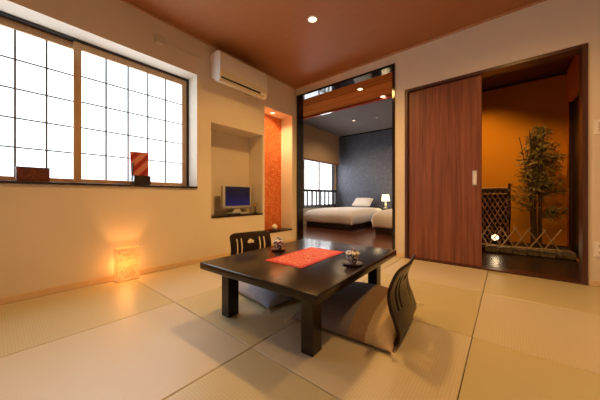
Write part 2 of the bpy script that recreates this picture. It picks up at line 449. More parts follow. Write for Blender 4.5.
struct(MB().box((BX0+.0, 3.735, 2.58), (BX1, 3.7495, 2.6095)).box((BX0+.0005, 1.0, 2.58), (BX0+.015, 3.735, 2.6095)).obj('trim_6', W['dark']), 'dark cornice of the bedroom', 'trim')

w2 = thing('window_2', 'daylit bedroom window in a dark frame', 'window', (BX0, 2.1, .42)); struct(w2)
def w2p(mb, name, mat, parent=w2):
    o = mb.obj(name, mat, parent)
    if parent is w2: o.location = (-BX0, -2.1, -.42)
    return o
f = MB()
f.box((BX0-.09, BW[0], BW[2]), (BX0+.01, BW[0]+.04, BW[3])).box((BX0-.09, BW[1]-.05, BW[2]), (BX0+.01, BW[1], BW[3]))
f.box((BX0-.09, BW[0]+.04, BW[2]), (BX0+.01, BW[1]-.05, BW[2]+.04)).box((BX0-.09, BW[0]+.04, BW[3]-.04), (BX0+.01, BW[1]-.05, BW[3]))
w2p(f, 'frame', W['black'])
for ya, yb in ((1.44, 2.15), (2.15, 2.86), (2.86, 3.57)):
    s = w2p(MB().box((BX0-.06, ya, .46), (BX0-.03, ya+.03, 1.76)).box((BX0-.06, yb-.03, .46), (BX0-.03, yb, 1.76)).box((BX0-.06, ya+.03, .46), (BX0-.03, yb-.03, .50)), 'sash', W['bars'])
    MB().box((BX0-.055, ya+.03, .50), (BX0-.045, yb-.03, 1.76)).obj('pane', W['daywin'], s)
    g = MB()
    for k in range(1, 5):
        y = ya+.03+(yb-ya-.06)*k/5; g.box((BX0-.0445, y-.003, .5), (BX0-.04, y+.003, 1.76))
    for k in range(1, 6):
        z = .5+1.26*k/6; g.box((BX0-.0445, ya+.03, z-.003), (BX0-.04, yb-.03, z+.003))
    g.obj('muntin_grid', plain('pale_muntin', (.62, .60, .58, 1), .6) if 'pm' not in W else W['pm'], s)

bl = thing('window_blind', 'tan cloth blind lowered over the upper bedroom window', 'blind', (BX0+.13, 2.3, 1.70))
MB().box((.0, -1.4, .02), (.045, 1.34, .90)).obj('blind_cloth', W['blind'], bl)
MB().box((-.004, -1.4, -.02), (.05, 1.34, .019), .006).obj('bottom_rail', W['blindrail'], bl)

rl = thing('window_railing', 'dark wooden railing in front of the bedroom window', 'railing', (BX0+.06, 2.38, 0))
MB().box((-.02, -1.2, .865), (.03, 1.25, .93), .006).obj('top_rail', W['dark'], rl)
MB().box((-.012, -1.2, .44), (.022, 1.2, .475)).obj('bottom_rail', W['dark'], rl)
for k in range(11):
    y = -1.05 + k*.21
    MB().box((-.012, y-.022, .4755), (.02, y+.022, .8645)).obj('baluster', W['dark'], rl)
for y in (-1.2, 1.2):
    MB().box((-.02, y-.02 , .0), (.03, y+.02, .8645), .003).obj('post', W['dark'], rl)

# beds ---------------------------------------------------------------
def drape(x0, x1, y0, y1, top, bottom, r=.10, t=.0, seed=0, puff=.02):
    rnd = random.Random(seed)
    mb = MB(); n = 44; m = 56
    A, B = (x1-x0)/2, (y1-y0)/2; cx, cy = (x0+x1)/2, (y0+y1)/2
    drop = top-bottom
    def roll(s, L):
        a = abs(s); sg = 1 if s >= 0 else -1
        if a <= L-r: return s, 0
        a -= (L-r)
        if a < r*PI/2:
            th = a/r; return sg*(L-r+r*math.sin(th)), r*(1-math.cos(th))
        return sg*L, r+(a-r*PI/2)
    EX = (L_ := A-r+r*PI/2+drop-r); EY = B-r+r*PI/2+drop-r
    ph = [rnd.uniform(0, 6) for _ in range(6)]
    V = []
    for i in range(n+1):
        row = []
        for j in range(m+1):
            sx, sy = -EX+2*EX*i/n, -EY+2*EY*j/m
            x, dx = roll(sx, A); y, dy = roll(sy, B)
            d = max(dx, dy)
            k = max(0, 1-(x/A)**4)*max(0, 1-(y/B)**4)
            z = top - d + puff*k + .006*math.sin(5*x+ph[0])*math.sin(4*y+ph[1])
            side = min(1, d/drop)
            bul = .018*math.sin(9*y+ph[2])*side + .035*math.sin(PI*side)
            if dx >= dy and dx > r*.3: x += bul*(1 if x > 0 else -1)
            if dy >= dx and dy > r*.3: y += (.018*math.sin(8*x+ph[3])*side + .035*math.sin(PI*side))*(1 if y > 0 else -1)
            row.append(mb.bm.verts.new((cx+x, cy+y, max(z, bottom))))
        V.append(row)
    for i in range(n):
        for j in range(m):
            mb.bm.faces.new([V[i][j], V[i+1][j], V[i+1][j+1], V[i][j+1]])
    return mb

def make_bed(x0, x1, y0, y1, label, dlabel, dtop, dbot):
    b = thing('bed', label, 'bed', ((x0+x1)/2, (y0+y1)/2, 0), 0, 'twin beds in the bedroom')
    w, l = (x1-x0)/2, (y1-y0)/2
    MB().box((-w+.03, -l+.03, .0), (w-.03, l, .12), .008).obj('bed_base', W['dark'], b)
    MB().box((-w+.06, -l+.06, .121), (w-.06, l-.01, dtop-.06), .05, 3).obj('mattress', W['linen'], b, smooth=True)
    d = drape(x0, x1, y0, y1-.04, dtop, dbot, .13, seed=int(x0*10), puff=.04).obj('duvet', W['linen'], smooth=True)
    so = d.modifiers.new('thick', 'SOLIDIFY'); so.thickness = .012; so.offset = -1
    tag(d, dlabel, 'duvet', 'white duvets on the beds')
make_bed(-1.185, .10, 1.73, 3.70, 'low dark-based double bed by the bedroom window', 'puffy white duvet on the bed by the bedroom window', .405, .125)
make_bed(.60, 1.53, 1.68, 3.70, 'low dark-based bed partly hidden by the black opening frame', 'puffy white duvet on the bed behind the right of the black frame', .44, .12)

def pillow_mesh(a, b, h, hb=None, n=26, p=4, q=.5, pinch=.05):
    mb = MB(); hb = h if hb is None else hb
    def sheet(sg, hh):
        V = []
        for i in range(n+1):
            row = []
            for j in range(n+1):
                u, v = -1+2*i/n, -1+2*j/n
                u = math.sin(u*PI/2); v = math.sin(v*PI/2)
                k = max(0, (1-abs(u)**p)*(1-abs(v)**p))**q
                x = a*u*(1-pinch*(1-v*v)); y = b*v*(1-pinch*(1-u*u))
                row.append(mb.bm.verts.new((x, y, sg*hh*k)))
            V.append(row)
        for i in range(n):
            for j in range(n): mb.bm.faces.new([V[i][j], V[i+1][j], V[i+1][j+1], V[i][j+1]])
    sheet(1, h); sheet(-1, hb)
    bmesh.ops.remove_doubles(mb.bm, verts=mb.bm.verts, dist=1e-4)
    return mb
pl = pillow_mesh(.275, .16, .07).obj('pillow', W['linen'], smooth=True)
pl.location = (-.49, 3.50, .580); pl.rotation_euler = (math.radians(38), 0, 0)
tag(pl, 'white pillow propped at the head of the bed by the window', 'pillow', 'pillows')

nt = thing('nightstand', 'dark wooden nightstand between the two beds', 'nightstand', (.34, 3.48, 0))
MB().box((-.19, -.22, .40), (.19, .24, .425), .004).obj('table_top', W['dark'], nt)
MB().box((-.18, -.20, .25), (.18, .23, .3995)).obj('drawer_box', W['dark'], nt)
for sx in (-1, 1):
    for sy in (-1, 1):
        MB().box((sx*.165-.015, sy*.19+.01-.015, 0), (sx*.165+.015, sy*.19+.01+.015, .2495)).obj('leg', W['dark'], nt)
lp = thing('table_lamp', 'small lit bedside lamp with a cream shade', 'lamp', (.20, 3.42, .4255))
MB().lathe([(.0, 0), (.06, 0), (.06, .012), (.015, .02), (.02, .06), (.03, .09), (.018, .13), (.008, .15), (.008, .25), (0, .25)], n=20).obj('lamp_base', W['pot'], lp, smooth=40)
MB().lathe([(.105, .19), (.085, .36), (.083, .36), (.103, .19)], n=28).obj('lamp_shade', W['shade'], lp, smooth=40)

def downlight(name, label, loc, r=.04, group=None, mat='bulb', ring='white'):
    d = thing(name, label, 'ceiling light', loc, 0, group)
    MB().lathe([(r+.014, -.0005), (r+.012, -.006), (r, -.007), (r, -.0005)], n=28).obj('trim_ring', W[ring], d, smooth=40)
    MB().lathe([(0, -.004), (r-.001, -.004), (r-.001, -.0008), (0, -.0008)], n=28).obj('lens', W[mat], d)
    return d
downlight('ceiling_light', 'lit round downlight in the grey bedroom ceiling', (-.25, 2.50, 2.61), .03, None, 'bulbsoft')
downlight('ceiling_light', 'lit downlight in the middle of the glossy wooden ceiling', (.935, .41, 2.372), .035, None, 'bulb')
downlight('ceiling_light', 'lit downlight near the red edge of the wooden ceiling', (1.10, .90, 2.372), .035, None, 'bulb')
sd = thing('smoke_detector', 'small pale smoke detector on the grey bedroom ceiling', 'smoke detector', (.32, 2.55, 2.61))
MB().lathe([(.05, -.0005), (.05, -.02), (.03, -.035), (0, -.037)], n=24).obj('housing', W['greypl'], sd, smooth=40)
MB().lathe([(.022, -.036), (.018, -.046), (0, -.047)], n=16).obj('sensor', W['white'], sd, smooth=40)

# ------------------------------------------------------------------ sliding door and garden alcove
f = MB()
f.box((DR[0]+.001, -.012, 0.0005), (1.747, .125, DR[3]-.03)).box((3.143, -.012, 0.0005), (DR[1]-.001, .125, DR[3]-.03))
f.box((DR[0]+.001, -.012, DR[3]-.0295), (DR[1]-.001, .125, DR[3]-.001)).box((1.7475, -.012, .0005), (3.1425, .125, .016))
struct(f.obj('trim_7', W['dframe']), 'dark red-brown frame around the sliding door', 'trim')
d1 = thing('door_1', 'walnut sliding door panel standing half open', 'door', (2.104, .03, .018)); struct(d1)
MB().box((-.356, -.012, .0), (.355, .020, 1.955), .002).obj('door_panel', W['door'], d1)
hd = MB().box((.279, -.016, .830), (.317, -.0125, .985), .0015).obj('pull_handle', W['steel'], d1)
MB().box((.286, -.0175, .842), (.310, -.0163, .973), .001).obj('finger_recess', W['white'], hd)

AX0, AX1, AY, AZ = 1.665, 3.275, 1.70, 2.39
struct(MB().box((AX0, .1255, -.06), (AX1+.4, AY, -.001)).box((1.7475, .0, -.06), (3.1425, .1255, -.001)).obj('floor_alcove', W['stonefl']), 'dark polished floor of the garden alcove', 'floor')
struct(MB().box((AX0, AY, -.06), (AX1+.5, AY+.06, 2.5)).obj('wall_alcove_back', W['ochre']), 'ochre plaster wall behind the indoor garden', 'wall')
AH = (.30, 1.545, 0, 1.94)
struct(MB().holed('x', AX1, AX1+.06, [.125, AY], [-.06, 2.5], [AH]).obj('wall_alcove_right', W['ochre']), 'ochre plaster wall with the dark doorway', 'wall')
struct(MB().box((AX0+.0005, .125, 0), (AX0+.02, AY, 2.3)).obj('wall_alcove_left', W['ochre']), 'ochre plaster wall behind the sliding door', 'wall')
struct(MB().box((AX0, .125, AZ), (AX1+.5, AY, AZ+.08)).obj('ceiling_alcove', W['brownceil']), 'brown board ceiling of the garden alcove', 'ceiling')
struct(MB().box((AX0+.02, AY-.018, AZ-.03), (AX1, AY-.0005, AZ-.0005)).obj('trim_8', W['dframe']), 'dark cornice of the garden alcove', 'trim')
d2 = thing('door_2', 'dark narrow door on the right wall of the garden alcove', 'door', (AX1+.03, 1.17, 0)); struct(d2)
MB().box((.0, -.868, .001), (.03, .372, 1.937)).obj('door_panel', W['dkpl'], d2)
MB().box((-.034, .352, .001), (-.0005, .372, 1.937)).obj('jamb', W['dframe'], d2)

# gravel bed
g = MB(); nx, ny = 40, 30
def stoneline(x): return 1.0 + (x-2.4)*.10
V = []
for i in range(nx+1):
    x = 2.0 + (AX1-.004-2.0)*i/nx; row = []
    for j in range(ny+1):
        ya = stoneline(x)+.095; y = ya + (AY-.004-ya)*j/ny
        row.append(g.bm.verts.new((x, y, .035+random.uniform(0, .012))))
    V.append(row)
for i in range(nx):
    for j in range(ny): g.bm.faces.new([V[i][j], V[i+1][j], V[i+1][j+1], V[i][j+1]])
go = g.obj('gravel', W['gravel'])
sk = go.modifiers.new('thick', 'SOLIDIFY'); sk.thickness = .034; sk.offset = -1
go['kind'] = 'stuff'; tag(go, 'dark gravel bed behind the stone edging of the indoor garden', 'gravel')

# edging stones along a diagonal line
xs = [2.02, 2.16, 2.28, 2.43, 2.585, 2.71, 2.85, 2.965, 3.11, 3.272]
slabels = {3: 'grey edging stone under the garden spotlight', 4: 'grey edging stone just right of the garden spotlight',
           5: 'grey edging stone near the middle of the row', 6: 'grey edging stone in front of the bamboo stems',
           7: 'grey edging stone right of the bamboo stems', 8: 'rightmost grey edging stone beside the dark doorway'}
for k in range(3, 9):
    xa, xb = xs[k]+.001, xs[k+1]-.001
    a = math.atan(.10); L = (xb-xa)/math.cos(a)
    mb = MB(); bmesh.ops.create_icosphere(mb.bm, subdivisions=4, radius=1)
    rnd = random.Random(k)
    ph = [rnd.uniform(0, 6) for _ in range(6)]
    for v in mb.bm.verts:
        c = v.co
        q = lambda t: math.copysign(abs(t)**.3, t)
        p = Vector((q(c.x)*L/2, q(c.y)*.045, .045+q(c.z)*.044))
        nz = .006*math.sin(40*p.x+ph[0])+.005*math.sin(60*p.y+ph[1]+30*p.x)+.004*math.sin(90*p.z+ph[2])
        v.co = p + Vector((0, nz, nz if p.z > .03 else 0))
        v.co.x = max(-L/2, min(L/2, v.co.x))
        v.co.z = max(v.co.z, 0)
    xm = (xa+xb)/2
    o = mb.obj('edging_stone', W['rock'], smooth=True, loc=(xm, stoneline(xm)+.045, 0), rot=(0, 0, a))
    tag(o, slabels[k], 'stone', 'stones edging the indoor garden')

# low diamond fence of split bamboo
fe = thing('bamboo_fence', 'low diamond fence of split bamboo behind the edging stones', 'fence', (2.42, 1.125, 0), math.atan(.10))
fl_, st = .80, .138
for k in range(-3, 8):
    for sg, yy in ((1, 0), (-1, .014)):
        xa = k*st + .03; xb = xa + sg*.168
        if sg < 0: xa += .168; xb += .168
        if min(xa, xb) < -.35 or max(xa, xb) > .80: continue
        MB().tube([(xa, yy, .05), (xb, yy, .335 + .012*((k*7) % 3 - 1))], .0065, 6).obj('bamboo_stick', W['bamb'], fe, smooth=60)
MB().tube([(-.38, -.013, .088), (.3, -.013, .084), (.78, -.013, .088)], .0065, 6).obj('bamboo_rail', W['bamb'], fe, smooth=60)

# dark brushwood screen
sc = thing('brushwood_screen', 'dark lattice screen of bamboo branches against the ochre wall', 'screen', (2.378, 1.32, 0))
br = MB(); rnd = random.Random(3)
for k in range(15):
    x = -.40 + k*.058
    for sg in (-1, 1):
        pts = []
        z0_, z1_ = .05, .80
        x0_ = x; x1_ = x + sg*.38
        t0, t1 = 0, 1
        # clip to the panel
        if x1_ > .30: t1 = (.30-x0_)/(x1_-x0_)
        if x1_ < -.42: t1 = (-.42-x0_)/(x1_-x0_)
        if x0_ > .30 or t1 <= .08: continue
        yy = .008*sg
        n = 5
        for i in range(n+1):
            t = t1*i/n
            pts.append((x0_+(x1_-x0_)*t+rnd.uniform(-.004, .004), yy+rnd.uniform(-.003, .003), z0_+(z1_-z0_)*t))
        br.tube(pts, .0085, 6)
for k in range(7):        # the upper triangle filled from the sides
    z = .16+k*.1145
    for sg, xe in ((1, -.42), (-1, .30)):
        L = min(.38, (.80-z)/.75*.38)
        if L < .04: continue
        br.tube([(xe, .008*sg, z), (xe+sg*L/2+rnd.uniform(-.004, .004), .008*sg, z+L/2*.75/.38), (xe+sg*L, .008*sg, z+L*.75/.38)], .0085, 6)
ob = br.obj('branch_lattice', W['brush'], sc, smooth=60)
MB().tube([(.308, 0, .02), (.309, 0, .45), (.308, 0, .91)], .016, 10).obj('corner_post', W['brush2'], sc, smooth=60)
MB().tube([(-.43, -.022, .845), (.288, -.022, .850)], .015, 8).obj('top_pole', W['rattan'], sc, smooth=60)
MB().tube([(-.43, -.022, .765), (.288, -.022, .77)], .007, 8).obj('cross_strip', W['rattan'], sc, smooth=60)
MB().box((-.42, .016, .04), (.295, .024, .85)).obj('backing', plain('dark_reed_backing', (.022, .011, .008, 1), .8, .4, 60), sc)

# bamboo plant
bp = thing('bamboo_plant', 'tall leafy bamboo with slender brown stems in the indoor garden', 'plant', (2.985, 1.38, 0))
bp.scale = (1.05, 1.05, 1.06)
rnd = random.Random(11); tips = []
for k in range(9):
    bx, by = rnd.uniform(-.075, .075), rnd.uniform(-.05, .05)
    tx, ty = bx*2.4+rnd.uniform(-.05, .05), by*1.6+rnd.uniform(-.04, .04)
    top = rnd.uniform(1.2, 1.56)
    pts = [(bx, by, .02)]
    for i in range(1, 9):
        t = i/8; pts.append((bx+(tx-bx)*t*t, by+(ty-by)*t*t, .02+(top-.02)*t))
    MB().tube(pts, .0095, 7, .004).obj('culm', W['culm'], bp, smooth=60)
    tips.append(pts)
lv = MB(); tw = MB()
def leaf(p, d, L, w):
    d = d.normalized(); s = d.cross(Vector((0, 0, 1)));
    if s.length < .05: s = Vector((1, 0, 0))
    s.normalize(); s = (Matrix.Rotation(rnd.uniform(-1.2, 1.2), 3, d) @ s)
    up = d.cross(s)
    a = lv.bm.verts.new(p); m1 = lv.bm.verts.new(p + d*L*.35 + s*w + up*.004); m2 = lv.bm.verts.new(p + d*L*.35 - s*w + up*.004)
    c = lv.bm.verts.new(p + d*L*.5 - up*.002); e = lv.bm.verts.new(p + d*L - Vector((0, 0, L*.12)))
    lv.bm.faces.new([a, m1, c]); lv.bm.faces.new([a, c, m2]); lv.bm.faces.new([m1, e, c]); lv.bm.faces.new([c, e, m2])
def spray(c, n, Lr=(.05, .095)):
    for _ in range(n):
        d = Vector((rnd.uniform(-1, 1), rnd.uniform(-.8, .8), rnd.uniform(-.7, .55)))
        if d.length < .1: continue
        leaf(c, d, rnd.uniform(*Lr), rnd.uniform(.0042, .0075))
def branch(a, b, n, per):
    a = Vector(a); b = Vector(b)
    tw.tube([a, (a+b)/2+Vector((0, 0, .012)), b], .003, 5, .0015)
    for i in range(n): spray(a.lerp(b, .35+.65*i/max(1, n-1)), per)
for _ in range(110):
    z = rnd.uniform(.88, 1.55)
    t = (z-.88)/.67
    R = .235*(1-t)**.55*(1 if t > .12 else .8) + .02
    th = rnd.uniform(0, 2*PI); r = R*math.sqrt(rnd.uniform(.15, 1))
    st_ = rnd.choice(tips); i = min(8, max(1, int(z/1.5*8))); p0 = Vector(st_[i-1])
    branch(p0, (r*math.cos(th)*1.02, min(.24, max(-.24, r*math.sin(th)*.9)), z), 3, 4)
for c, n, rx, rz in (((-.17, -.05, .70), 15, .11, .15), ((.165, -.02, .52), 10, .07, .05), ((.17, -.02, .80), 10, .07, .05), ((.19, .0, 1.18), 4, .04, .04), ((-.09, 0, .86), 8, .1, .06)):
    for _ in range(n):
        q = (c[0]+rnd.uniform(-rx, rx), c[1]+rnd.uniform(-.1, .1), c[2]+rnd.uniform(-rz, rz))
        branch((c[0]*.2, 0, max(.3, q[2]-.05)), q, 3, 4)
tw.obj('twigs', W['culm'], bp)
lo = lv.obj('foliage', W['leaf'], bp); lo['kind'] = 'stuff'
tw = None
for v in lo.data.vertices:      # keep the leaves clear of the walls
    v.co.x = min(v.co.x, .262); v.co.y = min(v.co.y, .28)

# garden spotlight
sp = thing('garden_spotlight', 'round lit garden spotlight low in front of the brushwood screen', 'spotlight', (2.536, 1.20, 0))
MB().tube([(0, 0, .03), (0, 0, .14)], .007, 8).obj('stake', W['dkpl'], sp, smooth=60)
cdir = Vector((2.65-2.536, -3.12-1.2, .735-.178)).normalized()
qr = cdir.to_track_quat('Z', 'Y').to_euler()
MB().lathe([(0, -.07), (.03, -.068), (.040, -.02), (.044, .0), (.041, .002), (.040, -.004), (0, -.004)], n=24).obj('housing', W['dkpl'], sp, smooth=40, loc=(0, 0, .178), rot=qr)
MB().lathe([(0, -.0035), (.039, -.0035), (.037, .003), (0, .005)], n=24).obj('lens', W['bulbsoft'], sp, smooth=40, loc=(0, 0, .178), rot=qr)

# ------------------------------------------------------------------ wall fittings
ac = thing('air_conditioner', 'white wall air conditioner above the television niche', 'air conditioner', (0, -1.185, 2.025))
prof = [(.001, .085), (.001, .355), (.12, .357), (.18, .345), (.203, .315), (.209, .12), (.204, .035), (.188, .006), (.14, .0), (.07, .05)]
mb = MB()
A = [mb.bm.verts.new((p[0], -.355, p[1])) for p in prof]; B = [mb.bm.verts.new((p[0], .355, p[1])) for p in prof]
mb.bm.faces.new(A); mb.bm.faces.new(B[::-1])
for i in range(len(prof)):
    j = (i+1) % len(prof); mb.bm.faces.new([A[j], A[i], B[i], B[j]])
bmesh.ops.bevel(mb.bm, geom=list(mb.bm.edges), offset=.006, segments=2, affect='EDGES')
mb.obj('body', W['white'], ac, smooth=40)
MB().prism([(.2092, .128), (.214, .130), (.2085, .308), (.2037, .308)], 'y', -.347, .347).obj('front_panel', W['white'], ac)
MB().prism([(.2096, .121), (.213, .120), (.209, .060), (.2062, .060)], 'y', -.340, .335).obj('upper_louver', W['offwhite'], ac)
MB().prism([(.2062, .052), (.208, .052), (.2052, .030), (.2037, .034)], 'y', -.340, .24).obj('air_slot', W['dkpl'], ac)
MB().prism([(.2025, .026), (.204, .025), (.191, .004), (.1885, .005)], 'y', -.340, .30).obj('lower_louver', W['offwhite'], ac)
MB().box((.0008, .20, .03), (.05, .28, .083), .006).obj('pipe_cover', W['offwhite'], ac)

oc = thing('cable_box', 'small cream cable box with a thin conduit high on the window wall', 'cable box', (0, -2.085, 2.275))
MB().box((.0008, -.045, -.04), (.035, .035, .045), .005).obj('box_cover', W['offwhite'], oc)
MB().box((.035, -.015, -.045), (.052, .03, -.0), .005).obj('plug', W['offwhite'], oc)
MB().tube([(.012, .036, .004), (.012, .42, .004)], .009, 8).obj('conduit', W['offwhite'], oc, smooth=60)

for z, lab, nm in ((1.30, 'upper white light switch plate beside the sliding door frame', 'light_switch'), (.305, 'lower white outlet plate beside the sliding door frame', 'wall_outlet')):
    s = thing(nm, lab, 'switch' if nm == 'light_switch' else 'outlet', (3.244, 0, z))
    MB().box((-.036, -.009, -.06), (.036, -.0005, .06), .003).obj('plate', W['white'], s)
    if nm == 'light_switch':
        for k in (-1, 0, 1): MB().box((-.015, -.0125, k*.026-.011), (.015, -.0092, k*.026+.011), .001).obj('rocker', W['offwhite'], s)
    else:
        for k in (-1, 1): MB().box((-.014, -.011, k*.024-.012), (.014, -.0092, k*.024+.012), .001).obj('socket', W['offwhite'], s)

# ------------------------------------------------------------------ niches
sh = MB().box((-.298, NA[0]+.001, .4805), (.008, NA[1]-.001, .50), .003).obj('wall_shelf', W['dark'])
tag(sh, 'thin dark shelf board under the television', 'shelf', 'niche shelves')
sh = MB().box((-.238, NB[0]+.001, .2005), (.008, NB[1]-.001, .22), .003).obj('wall_shelf', W['dark'])
tag(sh, 'thin dark shelf board at the foot of the floral niche', 'shelf', 'niche shelves')

tv = thing('television', 'small silver flat television with a blue screen in the niche', 'television', (-.15, -1.04, .5005), math.radians(2))
MB().box((-.04, -.24, .078), (.012, .24, .382), .01, 3).obj('bezel', W['greypl'], tv, smooth=40)
MB().box((.0122, -.205, .112), (.0145, .205, .365), .001).obj('screen', W['screen'], tv)
MB().prism([(-.07, .02), (.07, .02), (.04, .0775), (-.04, .0775)], 'x', -.03, .0).obj('neck', W['greypl'], tv)
MB().box((-.09, -.15, 0), (.075, .15, .019), .008, 3).obj('stand_foot', W['greypl'], tv, smooth=40)
rc = thing('remote_control', 'flat black remote control in front of the television', 'remote control', (-.04, -1.17, .5005), math.radians(8))
MB().box((-.022, -.09, 0), (.022, .09, .02), .005).obj('body', W['dkpl'], rc)
MB().box((-.014, -.06, .0202), (.014, .03, .0225), .001).obj('keypad', W['greypl'], rc)
pb = thing('desk_clock', 'small dark stand with a brass dial right of the television', 'clock', (-.1, -.775, .5005))
MB().lathe([(0, 0), (.03, 0), (.03, .01), (.008, .016), (.008, .09), (0, .09)], n=18).obj('stand', W['dkpl'], pb, smooth=40)
MB().lathe([(0, -.008), (.026, -.008), (.026, .008), (0, .008)], n=24).obj('case', W['dkpl'], pb, smooth=40, loc=(0, 0, .116), rot=(PI/2, 0, math.radians(40)))
MB().lathe([(0, .0085), (.021, .0085), (.021, .011), (0, .011)], n=24).obj('dial', W['brass'], pb, smooth=40, loc=(0, 0, .116), rot=(PI/2, 0, math.radians(40)))
cb = MB()
cb.tube([(-.195, -.83, .70), (-.22, -.80, .82), (-.20, -.765, .80), (-.20, -.755, .68), (-.22, -.76, .56), (-.24, -.80, .506)], .004, 6)
tag(cb.obj('power_cord', W['offwhite'], smooth=True), 'pale cord looping beside the television', 'cord')

po = thing('pottery_ornament', 'small round white pottery ornament on the floral niche shelf', 'ornament', (-.06, -.43, .2205))
MB().box((-.05, -.07, 0), (.05, .07, .012), .003).obj('stand', W['dark'], po)
MB().lathe([(0, .0125), (.024, .0125), (.043, .035), (.046, .055), (.036, .078), (.02, .088), (.014, .098), (0, .10)], n=22).obj('body', W['pot'], po, smooth=True)
downlight('niche_light', 'lit recessed spotlight at the top of the floral niche', (-.11, -.42, 2.02), .032, None, 'bulb')['category'] = 'ceiling light'

# ------------------------------------------------------------------ window sill objects
tb = thing('tissue_box', 'dark red patterned tissue box on the left of the window sill', 'tissue box', (-.10, -2.938, .8455))
MB().box((-.055, -.085, 0), (.055, .085, .1), .003).obj('box_body', W['boxred'], tb)
MB().box((-.058, -.088, .1002), (.058, .088, .106), .002).obj('lid', W['copper'], tb)
ko = thing('cloth_ornament', 'red striped cloth ornament on a dark block on the window sill', 'ornament', (-.105, -2.215, .8455))
MB().box((-.04, -.068, 0), (.04, .075, .09), .003).obj('block', W['dark'], ko)
o = MB().box((-.008, -.075, 0), (.008, .075, .23), .004).obj('cloth_panel', W['kimono'], ko)
o.location = (.0, -.006, .0905); o.rotation_euler = (math.radians(2.5), 0, 0)
MB().box((-.012, -.006, 0), (-.004, .006, .17), .002).obj('side_strut', W['dark'], ko, loc=(.03, -.0835, .04), rot=(math.radians(-4), 0, 0))

# ------------------------------------------------------------------ glowing floor lamp
fp = thing('floor_lantern', 'glowing square paper lantern on the tatami below the window', 'lamp', (.060, -2.382, 0))
MB().box((.038, -.085, .008), (.040, .085, .285)).box((-.040, -.085, .008), (-.038, .085, .285)).box((-.038, -.085, .008), (.038, -.083, .285)).box((-.038, .083, .008), (.038, .085, .285)).obj('paper_shade', W['washi'], fp)
MB().box((-.038, -.083, 0), (.038, .083, .0075)).obj('base', W['frame'], fp)

# ------------------------------------------------------------------ low table
TZ = .335
tr = math.radians(2.2)
tb = thing('low_table', 'low black-brown lacquered dining table in the middle of the tatami', 'table', (1.6125, -1.770, 0), tr)
MB().box((-.4275, -.541, TZ-.042), (.4275, .541, TZ), .006, 3).obj('tabletop', W['table'], tb, smooth=40)
for sx in (-1, 1):
    for sy in (-1, 1):
        cx, cy = sx*(.4275-.0865-.034), sy*(.541-.095-.04)
        MB().box((cx-.034, cy-.04, .0), (cx+.034, cy+.04, TZ-.0425), .004).obj('leg', W['table'], tb)
ap = MB()
for sx in (-1, 1): ap.box((sx*.307-.01, -.365, TZ-.075), (sx*.307+.01, .365, TZ-.0427))
for sy in (-1, 1): ap.box((-.272, sy*.406-.01, TZ-.075), (.272, sy*.406+.01, TZ-.0427))
ap.obj('apron', W['table'], tb)

rn = thing('table_mat', 'red brocade table mat across the low table', 'table mat', (1.618, -1.787, TZ+.0005), math.radians(2.2))
MB().box((-.145, -.258, 0), (.145, .258, .002)).obj('hem', W['redhem'], rn)
MB().box((-.122, -.235, .0021), (.122, .235, .003)).obj('brocade', W['red'], rn)

def cup_set(x, y, cl, sl):
    s = thing('saucer', sl, 'saucer', (x, y, TZ+.0005), 0, 'dark coasters under the cups')
    MB().lathe([(0, 0), (.045, 0), (.057, .008), (.058, .010), (.05, .009), (.03, .006), (0, .006)], n=28).obj('dish', W['saucer'], s, smooth=50)
    c = thing('tea_cup', cl, 'tea cup', (x, y, TZ+.0072), .4, 'lidded tea cups')
    MB().lathe([(0, 0), (.020, 0), (.021, .006), (.030, .018), (.037, .04), (.039, .058), (.037, .058), (.035, .04), (.027, .02), (0, .012)], n=28).obj('bowl', W['porc'], c, smooth=50)
    l = MB().lathe([(.034, .0585), (.0425, .0585), (.043, .061), (.034, .070), (.016, .077), (.008, .079)], n=28).obj('lid', W['porc'], c, smooth=50)
    MB().lathe([(.009, .0792), (.012, .084), (.010, .090), (0, .092)], n=16).obj('lid_knob', W['porc'], l, smooth=True)
cup_set(1.336, -1.772, 'blue and white lidded cup on the far side of the red mat', 'dark coaster under the cup left of the red mat')
cup_set(1.952, -1.783, 'blue and white lidded cup between the red mat and the right chair', 'dark coaster under the cup right of the red mat')

